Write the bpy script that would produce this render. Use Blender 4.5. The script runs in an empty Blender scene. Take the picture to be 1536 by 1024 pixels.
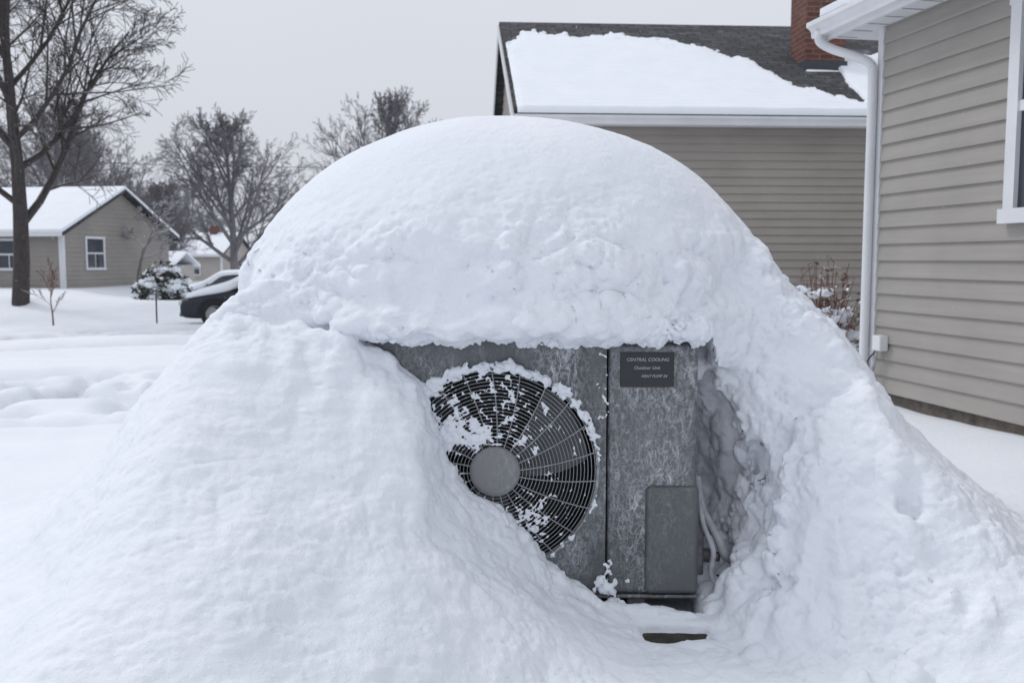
import bpy, bmesh, math, random
import numpy as np
from mathutils import Vector, Matrix
sc = bpy.context.scene
COL = sc.collection
rad = math.radians

# ------------------------------------------------------------ helpers
def link(o, parent=None):
    COL.objects.link(o)
    if parent is not None: o.parent = parent
    return o
def empty(name, loc=(0,0,0), rotz=0.0):
    e = bpy.data.objects.new(name, None); e.location = loc; e.rotation_euler = (0,0,rotz)
    e.empty_display_size = .2
    return link(e)
def mesh_obj(name, verts, faces, mats, parent=None, smooth=False, mi=None):
    me = bpy.data.meshes.new(name)
    me.from_pydata(verts, [], faces)
    for m in (mats if isinstance(mats, (list,tuple)) else [mats]): me.materials.append(m)
    if mi is not None: me.polygons.foreach_set("material_index", mi)
    if smooth: me.polygons.foreach_set("use_smooth", [True]*len(me.polygons))
    me.update()
    return link(bpy.data.objects.new(name, me), parent)
def box(name, lo, hi, mat, parent=None, bevel=0.0, seg=2):
    x0,y0,z0 = lo; x1,y1,z1 = hi
    v=[(x0,y0,z0),(x1,y0,z0),(x1,y1,z0),(x0,y1,z0),(x0,y0,z1),(x1,y0,z1),(x1,y1,z1),(x0,y1,z1)]
    f=[(0,3,2,1),(4,5,6,7),(0,1,5,4),(1,2,6,5),(2,3,7,6),(3,0,4,7)]
    o=mesh_obj(name,v,f,mat,parent)
    if bevel>0:
        m=o.modifiers.new("b",'BEVEL'); m.width=bevel; m.segments=seg; m.limit_method='ANGLE'
        o.data.polygons.foreach_set("use_smooth",[True]*len(o.data.polygons))
        w=o.modifiers.new("w",'WEIGHTED_NORMAL')
    return o
def tube(verts, faces, pts, radii, n, closed=False):
    base=len(verts); N=len(pts)
    up=Vector((0.13,0.21,1)).normalized()
    for i,p in enumerate(pts):
        if closed: t=(pts[(i+1)%N]-pts[i-1])
        else: t=pts[min(i+1,N-1)]-pts[max(i-1,0)]
        if t.length<1e-9: t=Vector((0,0,1))
        t.normalize()
        a=t.cross(up)
        if a.length<.05: a=t.cross(Vector((1,0,0)))
        a.normalize(); b=t.cross(a); r=radii[i]
        for k in range(n):
            an=2*math.pi*k/n
            q=p+a*(math.cos(an)*r)+b*(math.sin(an)*r)
            verts.append((q.x,q.y,q.z))
    M=N if closed else N-1
    for i in range(M):
        j=(i+1)%N
        for k in range(n):
            k2=(k+1)%n
            faces.append((base+i*n+k, base+i*n+k2, base+j*n+k2, base+j*n+k))
def tube_obj(name, pts, r, mat, parent=None, n=10, closed=False):
    v=[];f=[]
    rr = r if isinstance(r,(list,tuple)) else [r]*len(pts)
    tube(v,f,[Vector(p) for p in pts],rr,n,closed)
    return mesh_obj(name,v,f,mat,parent,True)
def bez(pts, n=8):
    P=[Vector(p) for p in pts]; P=[P[0]*2-P[1]]+P+[P[-1]*2-P[-2]]
    out=[]
    for i in range(1,len(P)-2):
        for k in range(n):
            t=k/n
            out.append(.5*((2*P[i])+(P[i+1]-P[i-1])*t+(2*P[i-1]-5*P[i]+4*P[i+1]-P[i+2])*t*t+(3*P[i]-P[i-1]-3*P[i+1]+P[i+2])*t**3))
    out.append(P[-2]); return out

# ------------------------------------------------------------ materials
class NT:
    def __init__(s,name):
        s.m=bpy.data.materials.new(name); s.m.use_nodes=True; s.t=s.m.node_tree
        s.b=s.t.nodes["Principled BSDF"]; s.n=s.t.nodes; s.l=s.t.links
        s.tc=s.n.new("ShaderNodeTexCoord")
    def new(s,t,**kw):
        n=s.n.new(t)
        for k,v in kw.items(): setattr(n,k,v)
        return n
    def mapping(s,scale,coord="Object"):
        n=s.new("ShaderNodeMapping"); n.inputs["Scale"].default_value=scale
        s.l.new(s.tc.outputs[coord],n.inputs[0]); return n.outputs[0]
    def noise(s,scale,detail=4,rough=.5,vec=None,dist=0):
        n=s.new("ShaderNodeTexNoise"); n.inputs["Scale"].default_value=scale
        n.inputs["Detail"].default_value=detail; n.inputs["Roughness"].default_value=rough
        n.inputs["Distortion"].default_value=dist
        s.l.new(vec if vec is not None else s.tc.outputs["Object"],n.inputs["Vector"]); return n.outputs["Fac"]
    def ramp(s,fac,stops):
        n=s.new("ShaderNodeValToRGB"); e=n.color_ramp.elements
        while len(e)<len(stops): e.new(.5)
        for i,(p,c) in enumerate(stops):
            e[i].position=p; e[i].color=(c if len(c)==4 else (*c,1)) if isinstance(c,(tuple,list)) else (c,c,c,1)
        s.l.new(fac,n.inputs[0]); return n.outputs[0]
    def math(s,op,a,b=None,clamp=False):
        n=s.new("ShaderNodeMath",operation=op); n.use_clamp=clamp
        for i,x in enumerate((a,b)):
            if x is None: continue
            if isinstance(x,(int,float)): n.inputs[i].default_value=x
            else: s.l.new(x,n.inputs[i])
        return n.outputs[0]
    def mix(s,fac,a,b):
        n=s.new("ShaderNodeMixRGB")
        for i,x in zip(("Fac","Color1","Color2"),(fac,a,b)):
            if isinstance(x,(int,float)): n.inputs[i].default_value=x
            elif isinstance(x,(tuple,list)): n.inputs[i].default_value=(*x[:3],1)
            else: s.l.new(x,n.inputs[i])
        return n.outputs[0]
    def color(s,c): 
        if isinstance(c,(tuple,list)): s.b.inputs["Base Color"].default_value=(*c[:3],1)
        else: s.l.new(c,s.b.inputs["Base Color"])
    def bump(s,h,dist,strength=1.0,prev=None):
        n=s.new("ShaderNodeBump"); n.inputs["Distance"].default_value=dist; n.inputs["Strength"].default_value=strength
        s.l.new(h,n.inputs["Height"])
        if prev is not None: s.l.new(prev,n.inputs["Normal"])
        s.l.new(n.outputs[0],s.b.inputs["Normal"]); return n.outputs[0]
    def rough(s,r): s.b.inputs["Roughness"].default_value=r

def simple(name,c,rough=.6,var=.15,scale=6,metal=0,bump=0):
    t=NT(name); n=t.noise(scale,5,.6)
    lo=tuple(x*(1-var) for x in c); hi=tuple(min(1,x*(1+var)) for x in c)
    t.color(t.ramp(n,[(.3,lo),(.7,hi)])); t.rough(rough); t.b.inputs["Metallic"].default_value=metal
    if bump: t.bump(t.noise(scale*8,3),bump)
    return t.m
SC1=(.82,.855,.91); SC2=(.865,.89,.935)
def snow_mat(name="snow",fine=True,dirt_shade=False):
    t=NT(name)
    n=t.noise(2.2,4,.6)
    c=t.ramp(n,[(.3,SC1),(.7,SC2)])
    if dirt_shade:
        a=t.new("ShaderNodeAttribute",attribute_name="dirt_shade")
        f=t.math('MULTIPLY',a.outputs["Fac"],t.ramp(t.noise(2.5,6,.75),[(.35,.1),(.65,1)]),clamp=True)
        c=t.mix(f,c,(.28,.28,.30))  # grey for rut dirt and for shade painted into the near tracks
    t.color(c)
    t.rough(.75); t.b.inputs["Specular IOR Level"].default_value=.25
    if fine:
        a=t.bump(t.noise(34,6,.65),.009,.6)
        t.bump(t.noise(220,3,.7),.0022,.8,prev=a)
    else:
        t.bump(t.noise(5,4,.6),.05,.5)
    return t.m
SNOW=snow_mat(); SNOWF=snow_mat("distant_snow",False); SNOWG=snow_mat("ground_snow",True,True)

def topsnow(name,c,c2=None,thr=(.25,.5),rough=.85,nscale=1.5):
    t=NT(name); g=t.new("ShaderNodeNewGeometry"); sp=t.new("ShaderNodeSeparateXYZ"); t.l.new(g.outputs["Normal"],sp.inputs[0])
    nn=t.noise(nscale,3); z=t.math('ADD',sp.outputs[2],t.math('MULTIPLY',t.math('SUBTRACT',nn,.5),1.2))
    f=t.ramp(z,[(thr[0],0),(thr[1],1)])
    bark=t.ramp(t.noise(9,4),[(.3,c),(.7,c2 or tuple(x*1.6 for x in c))])
    t.color(t.mix(f,bark,(.82,.85,.9))); t.rough(rough); return t.m
BARK=topsnow("bark_snowy",(.042,.036,.034),thr=(.72,.95))
BARK2=simple("bark_haze_tint",(.195,.185,.20),.9,.2,2)  # bark paled to paint distance haze into the colour; scene has no mist
BARK3=simple("bark_distant_haze_tint",(.27,.27,.295),.9,.12,1)  # paler still: air haze over the far tree row put into its bark tone
REDTWIG=topsnow("twig_red",(.12,.06,.045),thr=(.5,.8))

def siding_mat(name,c):
    t=NT(name)
    n=t.noise(1.3,5,.6); m=t.noise(1,3,.6,vec=t.mapping((1,1,22)))
    f=t.math('ADD',t.math('MULTIPLY',n,.6),t.math('MULTIPLY',m,.4))
    t.color(t.ramp(f,[(.3,tuple(x*.82 for x in c)),(.7,tuple(x*1.08 for x in c))])); t.rough(.55)
    t.bump(t.noise(60,2,.5,vec=t.mapping((.15,.15,1))),.0008,.5)
    return t.m
SID_R=siding_mat("vinyl_siding_taupe",(.355,.333,.305))
SID_M=siding_mat("vinyl_siding_tan",(.355,.325,.29))
SID_L=siding_mat("vinyl_siding_beige",(.31,.285,.26))
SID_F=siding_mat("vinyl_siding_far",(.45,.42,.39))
WHITE=simple("white_trim",(.68,.69,.71),.5,.06,3)
GLASS=simple("window_glass",(.05,.06,.075),.08,.2,2)
CONC=simple("concrete_foundation",(.13,.112,.095),.9,.4,14,bump=.01)

t=NT("asphalt_shingles")
br=t.new("ShaderNodeTexBrick"); br.inputs["Scale"].default_value=1; br.inputs["Brick Width"].default_value=.3; br.inputs["Row Height"].default_value=.14
br.inputs["Mortar Size"].default_value=.012; br.inputs["Color1"].default_value=(.035,.036,.04,1); br.inputs["Color2"].default_value=(.075,.076,.082,1); br.inputs["Mortar"].default_value=(.012,.012,.014,1)
t.l.new(t.tc.outputs["UV"],br.inputs["Vector"])
t.color(t.mix(t.ramp(t.noise(4,6,.75),[(.55,0),(.75,.5)]),br.outputs[0],(.42,.43,.46))); t.rough(.9); SHING=t.m
t=NT("red_brick")
br=t.new("ShaderNodeTexBrick"); br.inputs["Scale"].default_value=1; br.inputs["Brick Width"].default_value=.21; br.inputs["Row Height"].default_value=.075
br.inputs["Mortar Size"].default_value=.008; br.inputs["Color1"].default_value=(.12,.043,.03,1); br.inputs["Color2"].default_value=(.19,.07,.048,1); br.inputs["Mortar"].default_value=(.17,.14,.13,1)
t.l.new(t.tc.outputs["UV"],br.inputs["Vector"])
t.color(t.mix(t.ramp(t.noise(6,4),[(.4,0),(.8,.5)]),br.outputs[0],(.09,.04,.03))); t.rough(.9); BRICK=t.m

def metal_mat(name,c,frost=.5,seed=0.0):
    t=NT(name)
    mp=t.new("ShaderNodeMapping"); mp.inputs["Scale"].default_value=(1,1,.42); mp.inputs["Location"].default_value=(seed,0,seed)
    t.l.new(t.tc.outputs["Object"],mp.inputs[0]); vec=mp.outputs[0]
    v=t.new("ShaderNodeTexVoronoi",feature='DISTANCE_TO_EDGE'); v.inputs["Scale"].default_value=52
    nz=t.new("ShaderNodeTexNoise"); nz.inputs["Scale"].default_value=38; nz.inputs["Detail"].default_value=4
    t.l.new(t.tc.outputs["Object"],nz.inputs["Vector"])
    ad=t.new("ShaderNodeMixRGB",blend_type='ADD'); ad.inputs[0].default_value=.055
    t.l.new(vec,ad.inputs[1]); t.l.new(nz.outputs["Color"],ad.inputs[2]); t.l.new(ad.outputs[0],v.inputs["Vector"])
    vein=t.ramp(v.outputs["Distance"],[(.0,1),(.15,0)])
    rivu=t.ramp(t.noise(40,5,.7,vec=vec,dist=1.6),[(.52,0),(.62,1)])
    patch=t.ramp(t.noise(4.5,4,.6,vec=vec),[(.44,.03),(.62,1)])
    speck=t.ramp(t.noise(230,2,.6),[(.58,0),(.70,1)])
    haze=t.ramp(t.noise(3.5,4,.55,vec=vec),[(.3,.1),(.7,1)])
    f=t.math('MULTIPLY',t.math('ADD',t.math('MULTIPLY',vein,.30),t.math('MULTIPLY',rivu,.42)),patch)
    f=t.math('ADD',f,t.math('MULTIPLY',speck,.20))
    f=t.math('ADD',f,t.math('MULTIPLY',haze,.16))
    f=t.math('MULTIPLY',f,frost,clamp=True)
    t.color(t.mix(f,c,(.68,.71,.75))); t.b.inputs["Metallic"].default_value=.25; t.rough(.42)
    t.bump(f,.002,.5)
    return t.m
METAL=metal_mat("frosted_grey_metal",(.066,.071,.076),.95)
METALL=metal_mat("frosted_lid_metal",(.08,.085,.09),.7,3.)
COVER=metal_mat("cover_plastic",(.088,.094,.095),.30,5.)
HUBM=metal_mat("hub_metal",(.19,.19,.195),.35,9.)
RIMM=metal_mat("rim_frosted",(.14,.145,.15),1.1,12.)
WIRE=metal_mat("grille_wire",(.24,.245,.255),1.0,2.)
DARK=simple("dark_interior",(.010,.010,.012),.7,.3,9)
BLADE=simple("fan_blade_plastic",(.085,.088,.095),.4,.3,9)
LABEL=simple("label_plate_metal",(.02,.022,.026),.35,.2,20)
TXT=simple("label_print",(.45,.47,.5),.5,.1,20)
WOOD=simple("weathered_wood",(.035,.032,.022),.9,.5,25,bump=.004)
RUB=simple("pipe_insulation",(.36,.37,.39),.7,.3,20)
BRASS=simple("valve_metal",(.13,.13,.135),.4,.3,30,.6)
GROOVE=simple("soffit_groove_paint",(.40,.41,.43),.6)

# ------------------------------------------------------------ numpy noise
_rng=np.random.default_rng(11)
_L=[_rng.random((32,32,32)).astype(np.float32) for _ in range(4)]
def vn(x,y,z,s=0):
    Lt=_L[s%4]; x=x+s*7.31; y=y+s*3.17; z=z+s*5.9
    xi=np.floor(x); yi=np.floor(y); zi=np.floor(z)
    fx=x-xi; fy=y-yi; fz=z-zi
    fx=fx*fx*fx*(fx*(fx*6-15)+10); fy=fy*fy*fy*(fy*(fy*6-15)+10); fz=fz*fz*fz*(fz*(fz*6-15)+10)
    xi=xi.astype(np.int32)&31; yi=yi.astype(np.int32)&31; zi=zi.astype(np.int32)&31
    x1=(xi+1)&31; y1=(yi+1)&31; z1=(zi+1)&31
    a=Lt[xi,yi,zi]*(1-fx)+Lt[x1,yi,zi]*fx; b=Lt[xi,y1,zi]*(1-fx)+Lt[x1,y1,zi]*fx
    c=Lt[xi,yi,z1]*(1-fx)+Lt[x1,yi,z1]*fx; d=Lt[xi,y1,z1]*(1-fx)+Lt[x1,y1,z1]*fx
    return (a*(1-fy)+b*fy)*(1-fz)+(c*(1-fy)+d*fy)*fz
def rot(x,y,z):
    return (.80*x+.52*y-.30*z, -.42*x+.83*y+.37*z, .43*x-.17*y+.88*z)
def fbm(x,y,z,o=3,s=0,g=.5):
    r=0;a=1;t=0
    for i in range(o):
        r=r+a*vn(x,y,z,s+i); t+=a; a*=g
        x,y,z=rot(x*2,y*2,z*2)
    return r/t
def billow(x,y,z,o=3,s=0,g=.5):
    """puffy lumps, 0 in the creases .. 1 on the crowns"""
    r=0;a=1;t=0
    for i in range(o):
        r=r+a*np.sqrt(np.clip(np.abs(vn(x,y,z,s+i)-.5)*3,0,1)); t+=a; a*=g
        x,y,z=rot(x*2,y*2,z*2)
    return r/t
def sstep(a,b,x):
    t=np.clip((x-a)/(b-a),0,1); return t*t*(3-2*t)
def smin(a,b,k):
    h=np.clip(.5+.5*(b-a)/k,0,1); return b*(1-h)+a*h-k*h*(1-h)
def smax(a,b,k): return -smin(-a,-b,k)

def seg_dist(x,y,ax,ay,bx,by):
    dx=bx-ax; dy=by-ay; L=dx*dx+dy*dy
    t=np.clip(((x-ax)*dx+(y-ay)*dy)/L,0,1)
    return np.hypot(x-ax-t*dx,y-ay-t*dy)
TRACKS=[(-30,8.4,-4.,18.9,.50,.17,1.0),(-30,6.0,-4.,16.3,.42,.14,.8),(-30,11.2,-3,20.4,.5,.12,.8),
        (-9,5.2,-2.0,8.0,.20,.14,.5),(-9,6.7,-2.2,9.7,.22,.15,.55),(-9,4.4,-2.6,6.3,.14,.09,.3)]
def ground_h(x,y,want_dirt_shade=False):
    z0=np.zeros_like(x)
    g=.05*(fbm(x*.6,y*.6,z0,3,1)-.5)+.02*(fbm(x*3,y*3,z0,2,2)-.5)
    st=sstep(9,14,y)*(1-sstep(22,25,y))*(1-sstep(-3,0,x))
    g=g-.32*st
    g=g-.9*sstep(45,62,y)
    g=g+.16*sstep(26,31,y)*(1-sstep(40,50,y))*(1-sstep(-14.5,-13,x))
    g=g-.80*np.exp(-(((x+9.2)/3.0)**2+((y-33.5)/4.0)**2))
    dirt_shade=z0*0
    for (a,b,c,d,w,dep,dr) in TRACKS:
        dd=seg_dist(x,y,a,b,c,d)+.30*(fbm(x*1.2,y*1.2,z0,3,3)-.5)
        k=np.exp(-(dd/w)**2)
        g=g-dep*k+.5*dep*np.exp(-((dd-2.0*w)/(.8*w))**2)
        dirt_shade=np.maximum(dirt_shade,k*dr)  # dirty street ruts; near tracks get their shade as painted grey
    br=np.exp(-(seg_dist(x,y,-6.5,6.0,-2.2,8.4)/1.0)**2)
    pits=np.clip(fbm(x*3.6,y*3.6,z0,3,2)*2-.92,0,1)
    g=g-.42*br*pits
    dirt_shade=np.maximum(dirt_shade,.8*br*np.clip(pits*3-.3,0,1))  # greyer in the deeper pits
    g=g+.12*np.exp(-((y-24.6)/.9)**2)*(1-sstep(-13,-11,x))*(.5+fbm(x*.8,y*.8,z0,2,3))
    g=g+.10*np.exp(-(seg_dist(x,y,2.55,7.3,4.2,-1.)/.55)**2)
    if want_dirt_shade: return g,dirt_shade
    return g

def fast_mesh(name,V,F,mat,parent=None,smooth=True):
    me=bpy.data.meshes.new(name)
    me.vertices.add(len(V)); me.vertices.foreach_set("co",np.ascontiguousarray(V,dtype=np.float32).ravel())
    me.loops.add(F.size); me.loops.foreach_set("vertex_index",np.ascontiguousarray(F,dtype=np.int32).ravel())
    me.polygons.add(len(F)); me.polygons.foreach_set("loop_start",np.arange(0,F.size,4,dtype=np.int32))
    me.polygons.foreach_set("loop_total",np.full(len(F),4,dtype=np.int32))
    me.update(calc_edges=True); me.validate()
    if smooth: me.polygons.foreach_set("use_smooth",np.ones(len(me.polygons),dtype=bool))
    me.materials.append(mat)
    return link(bpy.data.objects.new(name,me),parent)
def spaced(lo,hi,near_lo,near_hi,step,growth):
    a=[near_lo]
    while a[-1]<near_hi: a.append(a[-1]+step)
    s=step
    while a[-1]<hi: s*=growth; a.append(a[-1]+s)
    s=step; b=[near_lo]
    while b[-1]>lo: s*=growth; b.append(b[-1]-s)
    return np.array(b[:0:-1]+a)
gx=spaced(-700,700,-13,4,.06,1.06); gy=spaced(-60,1500,1,19,.06,1.035)
GX,GY=np.meshgrid(gx,gy,indexing='ij')
GZ,DT=ground_h(GX,GY,True)
rr=np.hypot(GX+.02,GY-3.1)
GZ=GZ-.10*(1-sstep(1.5,2.0,rr))
nx,ny=GX.shape
V=np.stack([GX,GY,GZ],-1).reshape(-1,3)
I=np.arange(nx*ny).reshape(nx,ny)
F=np.stack([I[:-1,:-1],I[1:,:-1],I[1:,1:],I[:-1,1:]],-1).reshape(-1,4)
go=fast_mesh("snowy_ground",V,F,SNOWG)
at=go.data.attributes.new("dirt_shade",'FLOAT','POINT'); at.data.foreach_set("value",DT.astype(np.float32).ravel())

# ------------------------------------------------------------ surface nets
def surface_nets(Fv,org,h):
    ins=Fv<0
    nx,ny,nz=Fv.shape
    c=np.zeros((nx-1,ny-1,nz-1),np.int8)
    for i in (0,1):
        for j in (0,1):
            for k in (0,1):
                c+=ins[i:nx-1+i,j:ny-1+j,k:nz-1+k]
    act=(c>0)&(c<8); del c
    I,J,K=np.nonzero(act)
    idx=np.full(act.shape,-1,np.int32); idx[I,J,K]=np.arange(len(I))
    cor=[(i,j,k) for i in (0,1) for j in (0,1) for k in (0,1)]
    val=np.stack([Fv[I+a,J+b,K+d] for a,b,d in cor],1)
    acc=np.zeros((len(I),3)); cnt=np.zeros(len(I))
    for p in range(8):
        for q in range(p+1,8):
            A=np.array(cor[p]);B=np.array(cor[q])
            if np.abs(A-B).sum()!=1: continue
            va=val[:,p];vb=val[:,q]; m=(va<0)!=(vb<0)
            tt=va[m]/(va[m]-vb[m])
            acc[m]+=A+(B-A)*tt[:,None]; cnt[m]+=1
    P=(np.stack([I,J,K],1)+acc/cnt[:,None])*h+np.array(org)
    Q=[]
    for ax in range(3):
        sl0=[slice(None)]*3; sl1=[slice(None)]*3
        sl0[ax]=slice(0,-1); sl1[ax]=slice(1,None)
        a=ins[tuple(sl0)]; b=ins[tuple(sl1)]
        e=np.argwhere(a!=b)
        o1,o2=[(1,2),(2,0),(0,1)][ax]
        e=e[(e[:,o1]>0)&(e[:,o2]>0)&(e[:,o1]<Fv.shape[o1]-1)&(e[:,o2]<Fv.shape[o2]-1)]
        s=a[e[:,0],e[:,1],e[:,2]]
        def cell(d1,d2):
            g=e.copy(); g[:,o1]+=d1; g[:,o2]+=d2
            return idx[g[:,0],g[:,1],g[:,2]]
        q=np.stack([cell(-1,-1),cell(0,-1),cell(0,0),cell(-1,0)],1)
        q[~s]=q[~s][:,::-1]
        Q.append(q)
    return P,np.concatenate(Q)

# ------------------------------------------------------------ snow mound
UY=2.73
h=.0135
xs=np.arange(-2.9,3.0,h); ys=np.arange(1.0,4.9,h); zs=np.arange(-.16,1.74,h)
X2,Y2=np.meshgrid(xs,ys,indexing='ij')
Z0=np.zeros_like(X2)
G2=ground_h(X2,Y2)
r=np.hypot(X2+.02,Y2-3.2)
r=r+.10*(fbm(X2*1.6,Y2*1.6,Z0,2,0)-.5)
prof=np.interp(r,[0,.85,1.0,1.1,1.2,1.3,1.5,1.7,1.95,2.3,2.6,2.8],[1.06,1.05,.95,.86,.745,.62,.43,.27,.125,.035,-.01,-.05])
prof=prof-.09*sstep(-.8,-1.2,X2)*sstep(2.3,1.5,r)
n1=(fbm(X2*9,Y2*9,Z0,3,1)-.5); n2=(fbm(X2*22,Y2*22,Z0,2,2)-.5)
xq=X2+.06*n1+.02*n2
H0=np.interp(xq,[-1.1,-.5,-.42,-.33,-.25,-.228,-.205,-.15,-.055,.014,.08,.16,.26,.40,.55,.62,.70,.78,.88,1.05,1.3],
               [1.0,.90,.85,.81,.75,.64,.53,.46,.385,.325,.235,.165,.105,.075,.065,.09,.24,.46,.66,.80,.9])
H0=H0+(.08*n1+.04*n2)*(1-.6*sstep(.2,.3,X2)*sstep(.65,.55,X2))
Hb=np.interp(X2,[-1.3,-.9,-.6,-.3,0,.2,.4,.6,.75,.9,1.1,1.4],[1.0,.93,.83,.66,.45,.30,.16,.13,.20,.36,.55,.74])
fr_=np.clip(UY-.03-Y2,0,9)
tb_=sstep(0,.42,fr_)
H0=H0*(1-tb_)+Hb*tb_
slope=.66+.22*sstep(.5,.9,X2)
Fc=H0-(slope*np.clip(fr_-.03,0,9))+4.*np.clip(Y2-UY,0,9)
Fc=smax(Fc,.035+0*Fc,.08)
hf=smin(prof,Fc,.12)
for (a,b,dp,w) in [(1.06,2.47,.10,.022),(1.09,2.475,.06,.025),(1.0,2.22,.04,.05)]:
    hf=hf-dp*np.exp(-((X2-a)**2+(Y2-b)**2)/w**2)
fm=np.exp(-(((X2-.86)/.34)**2+((Y2-2.40)/.24)**2))
hf=hf+fm*.075*(billow(X2*6,Y2*6,Z0,3,3)-.45)
rc=random.Random(21)
wob_=np.clip(1+2.4*n2,.5,1.8)
for i in range(60):
    tq=rc.random(); a=.70+.38*tq+rc.gauss(0,.07); b=2.60-.40*tq+rc.gauss(0,.06); w=rc.choice([.012,.015,.02,.03,.045])
    if a<.6: continue
    d2=((X2-a)**2+(Y2-b)**2)/w**2*wob_
    hf=hf+w*.7*np.sqrt(np.clip(1-d2,0,1))
hf=(hf+G2).astype(np.float32)
X=xs[:,None,None].astype(np.float32); Y=ys[None,:,None].astype(np.float32); Z=zs[None,None,:].astype(np.float32)
S=(Z-hf[:,:,None])*.72
def sub(lo,hi):
    i=[slice(int((l-a0)/h),int((u-a0)/h)) for l,u,a0 in zip(lo,hi,(xs[0],ys[0],zs[0]))]
    gx_,gy2,gz_=np.meshgrid(xs[i[0]],ys[i[1]],zs[i[2]],indexing='ij')
    return tuple(i),gx_,gy2,gz_
rx,ry,rz=.905,.61,.66
k0=np.sqrt(((X+.02)/rx)**2+((Y-3.25)/ry)**2+((Z-.945)/rz)**2)
D=((k0-1)*.62).astype(np.float32)
sl,a_,b_,c_=sub((-1.0,2.4,.8),(1.05,3.2,1.34))
wz=sstep(1.33,1.06,c_)*sstep(3.2,3.0,b_)
D[sl]-=(wz*(.066*(billow(a_*7,b_*7,c_*8.5,4,1,.55)-.42)+.025*sstep(1.02,.94,c_))).astype(np.float32)
zc=.902-.35*sstep(.57,.68,X)
zc=np.where(X<-.5,.95,zc)
zc=zc+(.02*(fbm(X2*14,Y2*14,Z0,2,2)-.6)).astype(np.float32)[:,:,None]
D=smax(D,zc-Z,.03)
kk=.022+.09*sstep(.58,.8,X)
S=smin(S,D,kk).astype(np.float32); del D,k0
# hollow at the right side of the unit
scl=np.where(Y>2.45,np.sqrt(np.clip(1-((Y-2.62)/.52)**2,.02,1))*1.05,.93+(2.45-Y)*.1)
q=np.sqrt(((X-.565)/(.225))**2+((Z-.46)/.405)**2)/scl
C=((q-1)*.2).astype(np.float32)+0*Z
sl,a_,b_,c_=sub((.4,2.15,.0),(1.15,3.45,1.0))
C[sl]+=(.115*(billow(a_*6.5,b_*6.5,c_*6.5,4,2,.6)-.42)).astype(np.float32)
C=smax(C,(.075+.5*np.clip(X-.62,0,1)-Z)+0*C,.04); C=np.maximum(C,2.1-Y)
S=smax(S,-C,.008).astype(np.float32); del C,q
sl,a_,b_,c_=sub((-.5,2.5,.05),(.45,2.78,.95))
S[sl]+=(-.030*(billow(a_*13,b_*13,c_*13,3,0,.55)-.45)*sstep(2.5,2.6,b_)*sstep(.36,.22,a_)).astype(np.float32)
B=np.maximum(np.maximum(np.abs(X-.065)-.475,np.abs(Y-2.925)-.185),np.abs(Z-.50)-.385)
S=np.maximum(S,-B).astype(np.float32); del B
# dark gap under the unit, and the recess that exposes the plank
B=np.maximum(np.maximum(np.abs(X-.41)-.16,np.abs(Y-2.87)-.185),np.abs(Z-.078)-.060)
S=smax(S,-B,.006).astype(np.float32); del B
sl,a_,b_,c_=sub((.25,2.40,-.1),(.70,2.72,.4))
B=np.maximum(np.maximum(np.abs(a_-.47)-.10,np.abs(b_-2.575)-.040),.038-c_)+.024*(fbm(a_*20,b_*20,c_*20,2,1)-.5)
S[sl]=smax(S[sl],-B,.008).astype(np.float32)
P,Q=surface_nets(S,(xs[0],ys[0],zs[0]),h); del S
mound=fast_mesh("snow_mound",P,Q,SNOW)
sm=mound.modifiers.new("s",'SUBSURF'); sm.levels=1; sm.render_levels=1
dg=bpy.context.evaluated_depsgraph_get(); me2=bpy.data.meshes.new_from_object(mound.evaluated_get(dg))
mound.modifiers.clear(); mound.data=me2; me2.name="snow_mound"
N=len(me2.vertices); co=np.empty(N*3,np.float32); me2.vertices.foreach_get("co",co); co=co.reshape(-1,3).astype(np.float64)
no=np.empty(N*3,np.float32); me2.vertices.foreach_get("normal",no); no=no.reshape(-1,3)
x,y,z=co.T
lump=.9*sstep(1.34,1.08,z)*sstep(.80,.9,z)*sstep(3.3,3.0,y)
lump=np.maximum(lump,1.0*sstep(.48,.56,x)*sstep(1.0,.84,x)*sstep(.05,.15,z)*sstep(1.15,.95,z))
lump=np.maximum(lump,.55*sstep(.75,1.0,x)*sstep(.1,.3,z)*sstep(1.3,1.0,z))
edge=np.exp(-(np.abs(y-UY+.06)/.09)**2)*((x>-.5)&(x<.6))
lump=np.maximum(lump,1.0*edge)
lump=np.maximum(lump,.9*np.exp(-(((x-.86)/.4)**2+((y-2.4)/.3)**2)))
lump=np.maximum(lump,.6*np.exp(-(((x-.1)/.3)**2+((y-2.4)/.3)**2)))
lump=np.maximum(lump,.28*sstep(.1,.3,z)*sstep(1.0,.8,z))
lump=lump*(.5+.9*sstep(.35,.62,fbm(x*5,y*5,z*5,2,3)))
base=.10+.90*lump
big=(fbm(x*4,y*4,z*4,2,0)-.5)*.045*(.30+.70*sstep(1.45,1.15,z))
bil=(billow(*rot(x*11,y*11,z*13),3,1)-.45)*.020*base
bil2=(billow(*rot(x*30,y*30,z*32),3,2)-.45)*.0095*base
rip=(fbm(x*11+2.0*vn(x*4,y*4,z*4,1),y*20,z*24+1.6*vn(x*5,y*5,z*5,2),3,3)-.5)*.014*(.10+.90*sstep(1.45,1.18,z))
fine=(fbm(*rot(x*60,y*60,z*65),2,2)-.5)*.0055*(.28+.72*base)
d=big+bil+bil2+rip+fine
d=np.where((np.abs(x-.065)<.5)&(y>2.71)&(y<3.15)&(z<.93),0,d)
d=np.where((np.abs(x-.47)<.13)&(np.abs(y-2.58)<.07)&(z<.13),d*.3,d)
co+=no*d[:,None]
me2.vertices.foreach_set("co",co.astype(np.float32).ravel()); me2.update()

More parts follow.
